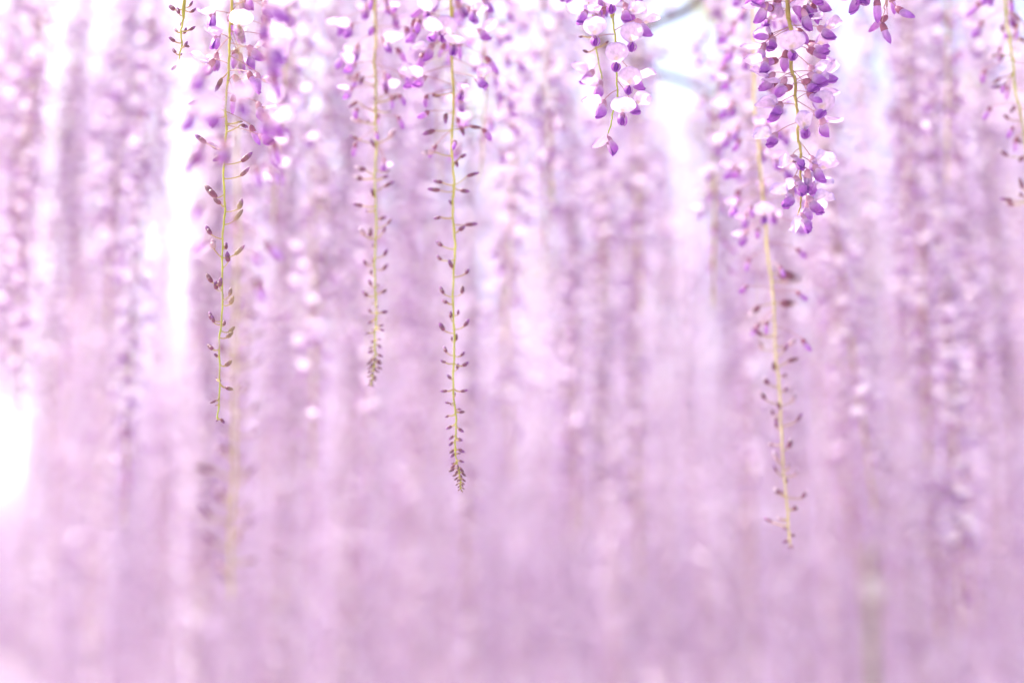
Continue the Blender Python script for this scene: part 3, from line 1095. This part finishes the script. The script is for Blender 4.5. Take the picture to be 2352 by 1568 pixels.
# extra racemes added above and behind the camera, unseen, to shade the near ones
for i in range(640):
    x, y = mr_.uniform(-4.5, 2.0), mr_.uniform(-1.8, 2.6)
    if 1.45 < y < 2.0 and -1.9 < x < -.2:  # hole shaped to let sun through to the long pale stem
        continue
    zt = max(2.35, CAM_Z + .53 * max(y, 0) + .25)
    fp.append((x, y, 3.15)); frot.append((0, 0, mr_.uniform(0, 6.28))); fsc.append((1, 1, (3.15 - zt) / LEN))
both = []
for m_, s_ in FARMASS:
    both.append((m_, "distant_and_shade_blossoms"))
instancer("distant_and_shade_racemes", fp, frot, fsc, both, "farthest wisteria racemes merging into one pale lilac mass near the bottom, with unseen shade racemes added overhead", "flower mass")


def leaf_spray(rg):
    """a young compound leaf: a stalk with paired leaflets"""
    m = MB()
    L = rg.uniform(.12, .2)
    k = rg.randint(4, 6)
    c0, c1 = (.50, .52, .20, 1), (.38, .44, .14, 1)
    m.add(*tube([Vector((0, 0, 0)), Vector((L * .5, 0, -.01)), Vector((L, 0, -.04))], [.001, .0008, .0005], 3, PEDG))
    for i in range(k * 2 + 1):
        f = .25 + .75 * (i // 2) / k
        side = 0 if i == k * 2 else (1 if i % 2 else -1)
        base = Vector((L * f, 0, -.04 * f * f))
        d = Vector((.45 if side else 1, side, -.25 - rg.uniform(0, .4))).normalized()
        ll, w = rg.uniform(.035, .055), rg.uniform(.010, .015)
        sx = d.cross(Vector((0, 0, 1))).normalized()
        up = sx.cross(d)
        m.add([base, base + d * ll * .4 + sx * w + up * .003, base + d * ll, base + d * ll * .4 - sx * w + up * .003, base + d * ll * .45 - up * .002],
              [(0, 1, 4), (1, 2, 4), (2, 3, 4), (3, 0, 4)], [mixc(c0, c1, rg.random())] * 5)
    return m.mesh("young_leaf", LEAFM)


lv = random.Random(41)
lp, lr, ls = [], [], []
for i in range(1000):
    x, y = lv.uniform(-6, 4), lv.uniform(-1.2, 9)  # leaves above and behind the camera are extra, added for shade
    z = lv.uniform(3.0, 3.5)
    if 1.45 < y < 2.0 and -1.9 < x < -.2:  # same sun hole left open among the leaves
        continue
    u, v = uv_of(Vector((x, max(y, .5), z)))
    if y > 1.9 and any(a < u < b and c < v < d for a, b, c, d, q, w in GAPS) and lv.random() < .8:
        continue
    lp.append((x, y, z)); lr.append((lv.uniform(-.5, .5), lv.uniform(-.5, .5), lv.uniform(0, 6.28)))
    q = lv.uniform(.9, 1.4); ls.append((q, q, q))
instancer("young_leaves", lp, lr, ls, [(leaf_spray(lv), "leaf_source") for _ in range(5)], "fresh yellow-green wisteria leaves scattered overhead among the blossoms, extra unseen ones for shade", "foliage")

hb = MB()
hr = random.Random(77)
for i in range(5200):
    c = Vector((hr.uniform(-15, 15), 22.5 + hr.uniform(-.5, .5), hr.uniform(.0, 1.25)))
    d = Vector((hr.uniform(-1, 1), hr.uniform(-1, 1), hr.uniform(-.4, 1))).normalized()
    q = d.cross(Vector((hr.uniform(-1, 1), hr.uniform(-1, 1), hr.uniform(-1, 1)))).normalized()
    L_, W_ = hr.uniform(.10, .18), hr.uniform(.05, .08)
    k_ = hr.uniform(.8, 1.2)
    hb.add([c, c + d * L_ * .5 + q * W_, c + d * L_, c + d * L_ * .5 - q * W_], [(0, 1, 2, 3)], [(.60 * k_, .40 * k_, .58 * k_, .9)] * 4)
hedge = link("azalea_hedge", hb.mesh("azalea_hedge", PETAL))
tag(hedge, "low mauve flowering hedge blurred away beneath the farthest racemes", "hedge", kind="stuff")

# the vines that carry it all, running overhead
for i in range(9):
    x = -6.5 + i * 1.6 + mr_.uniform(-.2, .2)
    pts = [(x + mr_.uniform(-.25, .25), -2.5 + k * 2.6, CANOPY + mr_.uniform(0, .16)) for k in range(9)]
    branch("old grey vine running overhead away from the camera", pts, .014, .008, "vines carrying the racemes")

# ------------------------------------------------------------------ the post with its card
pb = P(1998, 1400, 5.2)
post = MB()
w = .024
prof = [(0, 1.12), (.25, 1.0), (.8, .97), (1.3, .93), (1.74, .9)]
vs, fs, cs = [], [], []
for z, k in prof:
    for q in range(8):
        a = 2 * math.pi * q / 8 + .2
        vs.append((w * k * math.cos(a), w * k * math.sin(a), z))
        cs.append((1, 1, 1, 1))
for i in range(len(prof) - 1):
    for q in range(8):
        fs.append((i * 8 + q, i * 8 + (q + 1) % 8, i * 8 + 8 + (q + 1) % 8, i * 8 + 8 + q))
fs.append(tuple(range((len(prof) - 1) * 8, len(prof) * 8)))
post.add(vs, fs, cs)
pe = bpy.data.objects.new("support_post", None)
COL.objects.link(pe)
pe.location = (pb.x, pb.y, 0)
tag(pe, "weathered brown stake with a small pale card, blurred at the lower right", "post")
link("pole", post.mesh("pole", WOOD), pe)
cz = P(2008, 1352, 5.2).z
card = MB()
cw, ch, cx = .030, .036, .012
vs = [(cx + sx * cw, -.042 + dy, cz + sz * ch) for dy in (0, .004) for sx, sz in ((-1, -1), (1, -1), (1, 1), (-1, 1))]
card.add(vs, [(0, 1, 2, 3), (7, 6, 5, 4), (0, 4, 5, 1), (1, 5, 6, 2), (2, 6, 7, 3), (3, 7, 4, 0)], [(1, 1, 1, 1)] * 8)
link("card", card.mesh("card", CARD, False), pe)
print("racemes mid/far:", n1, n2, "mass", len(fp))
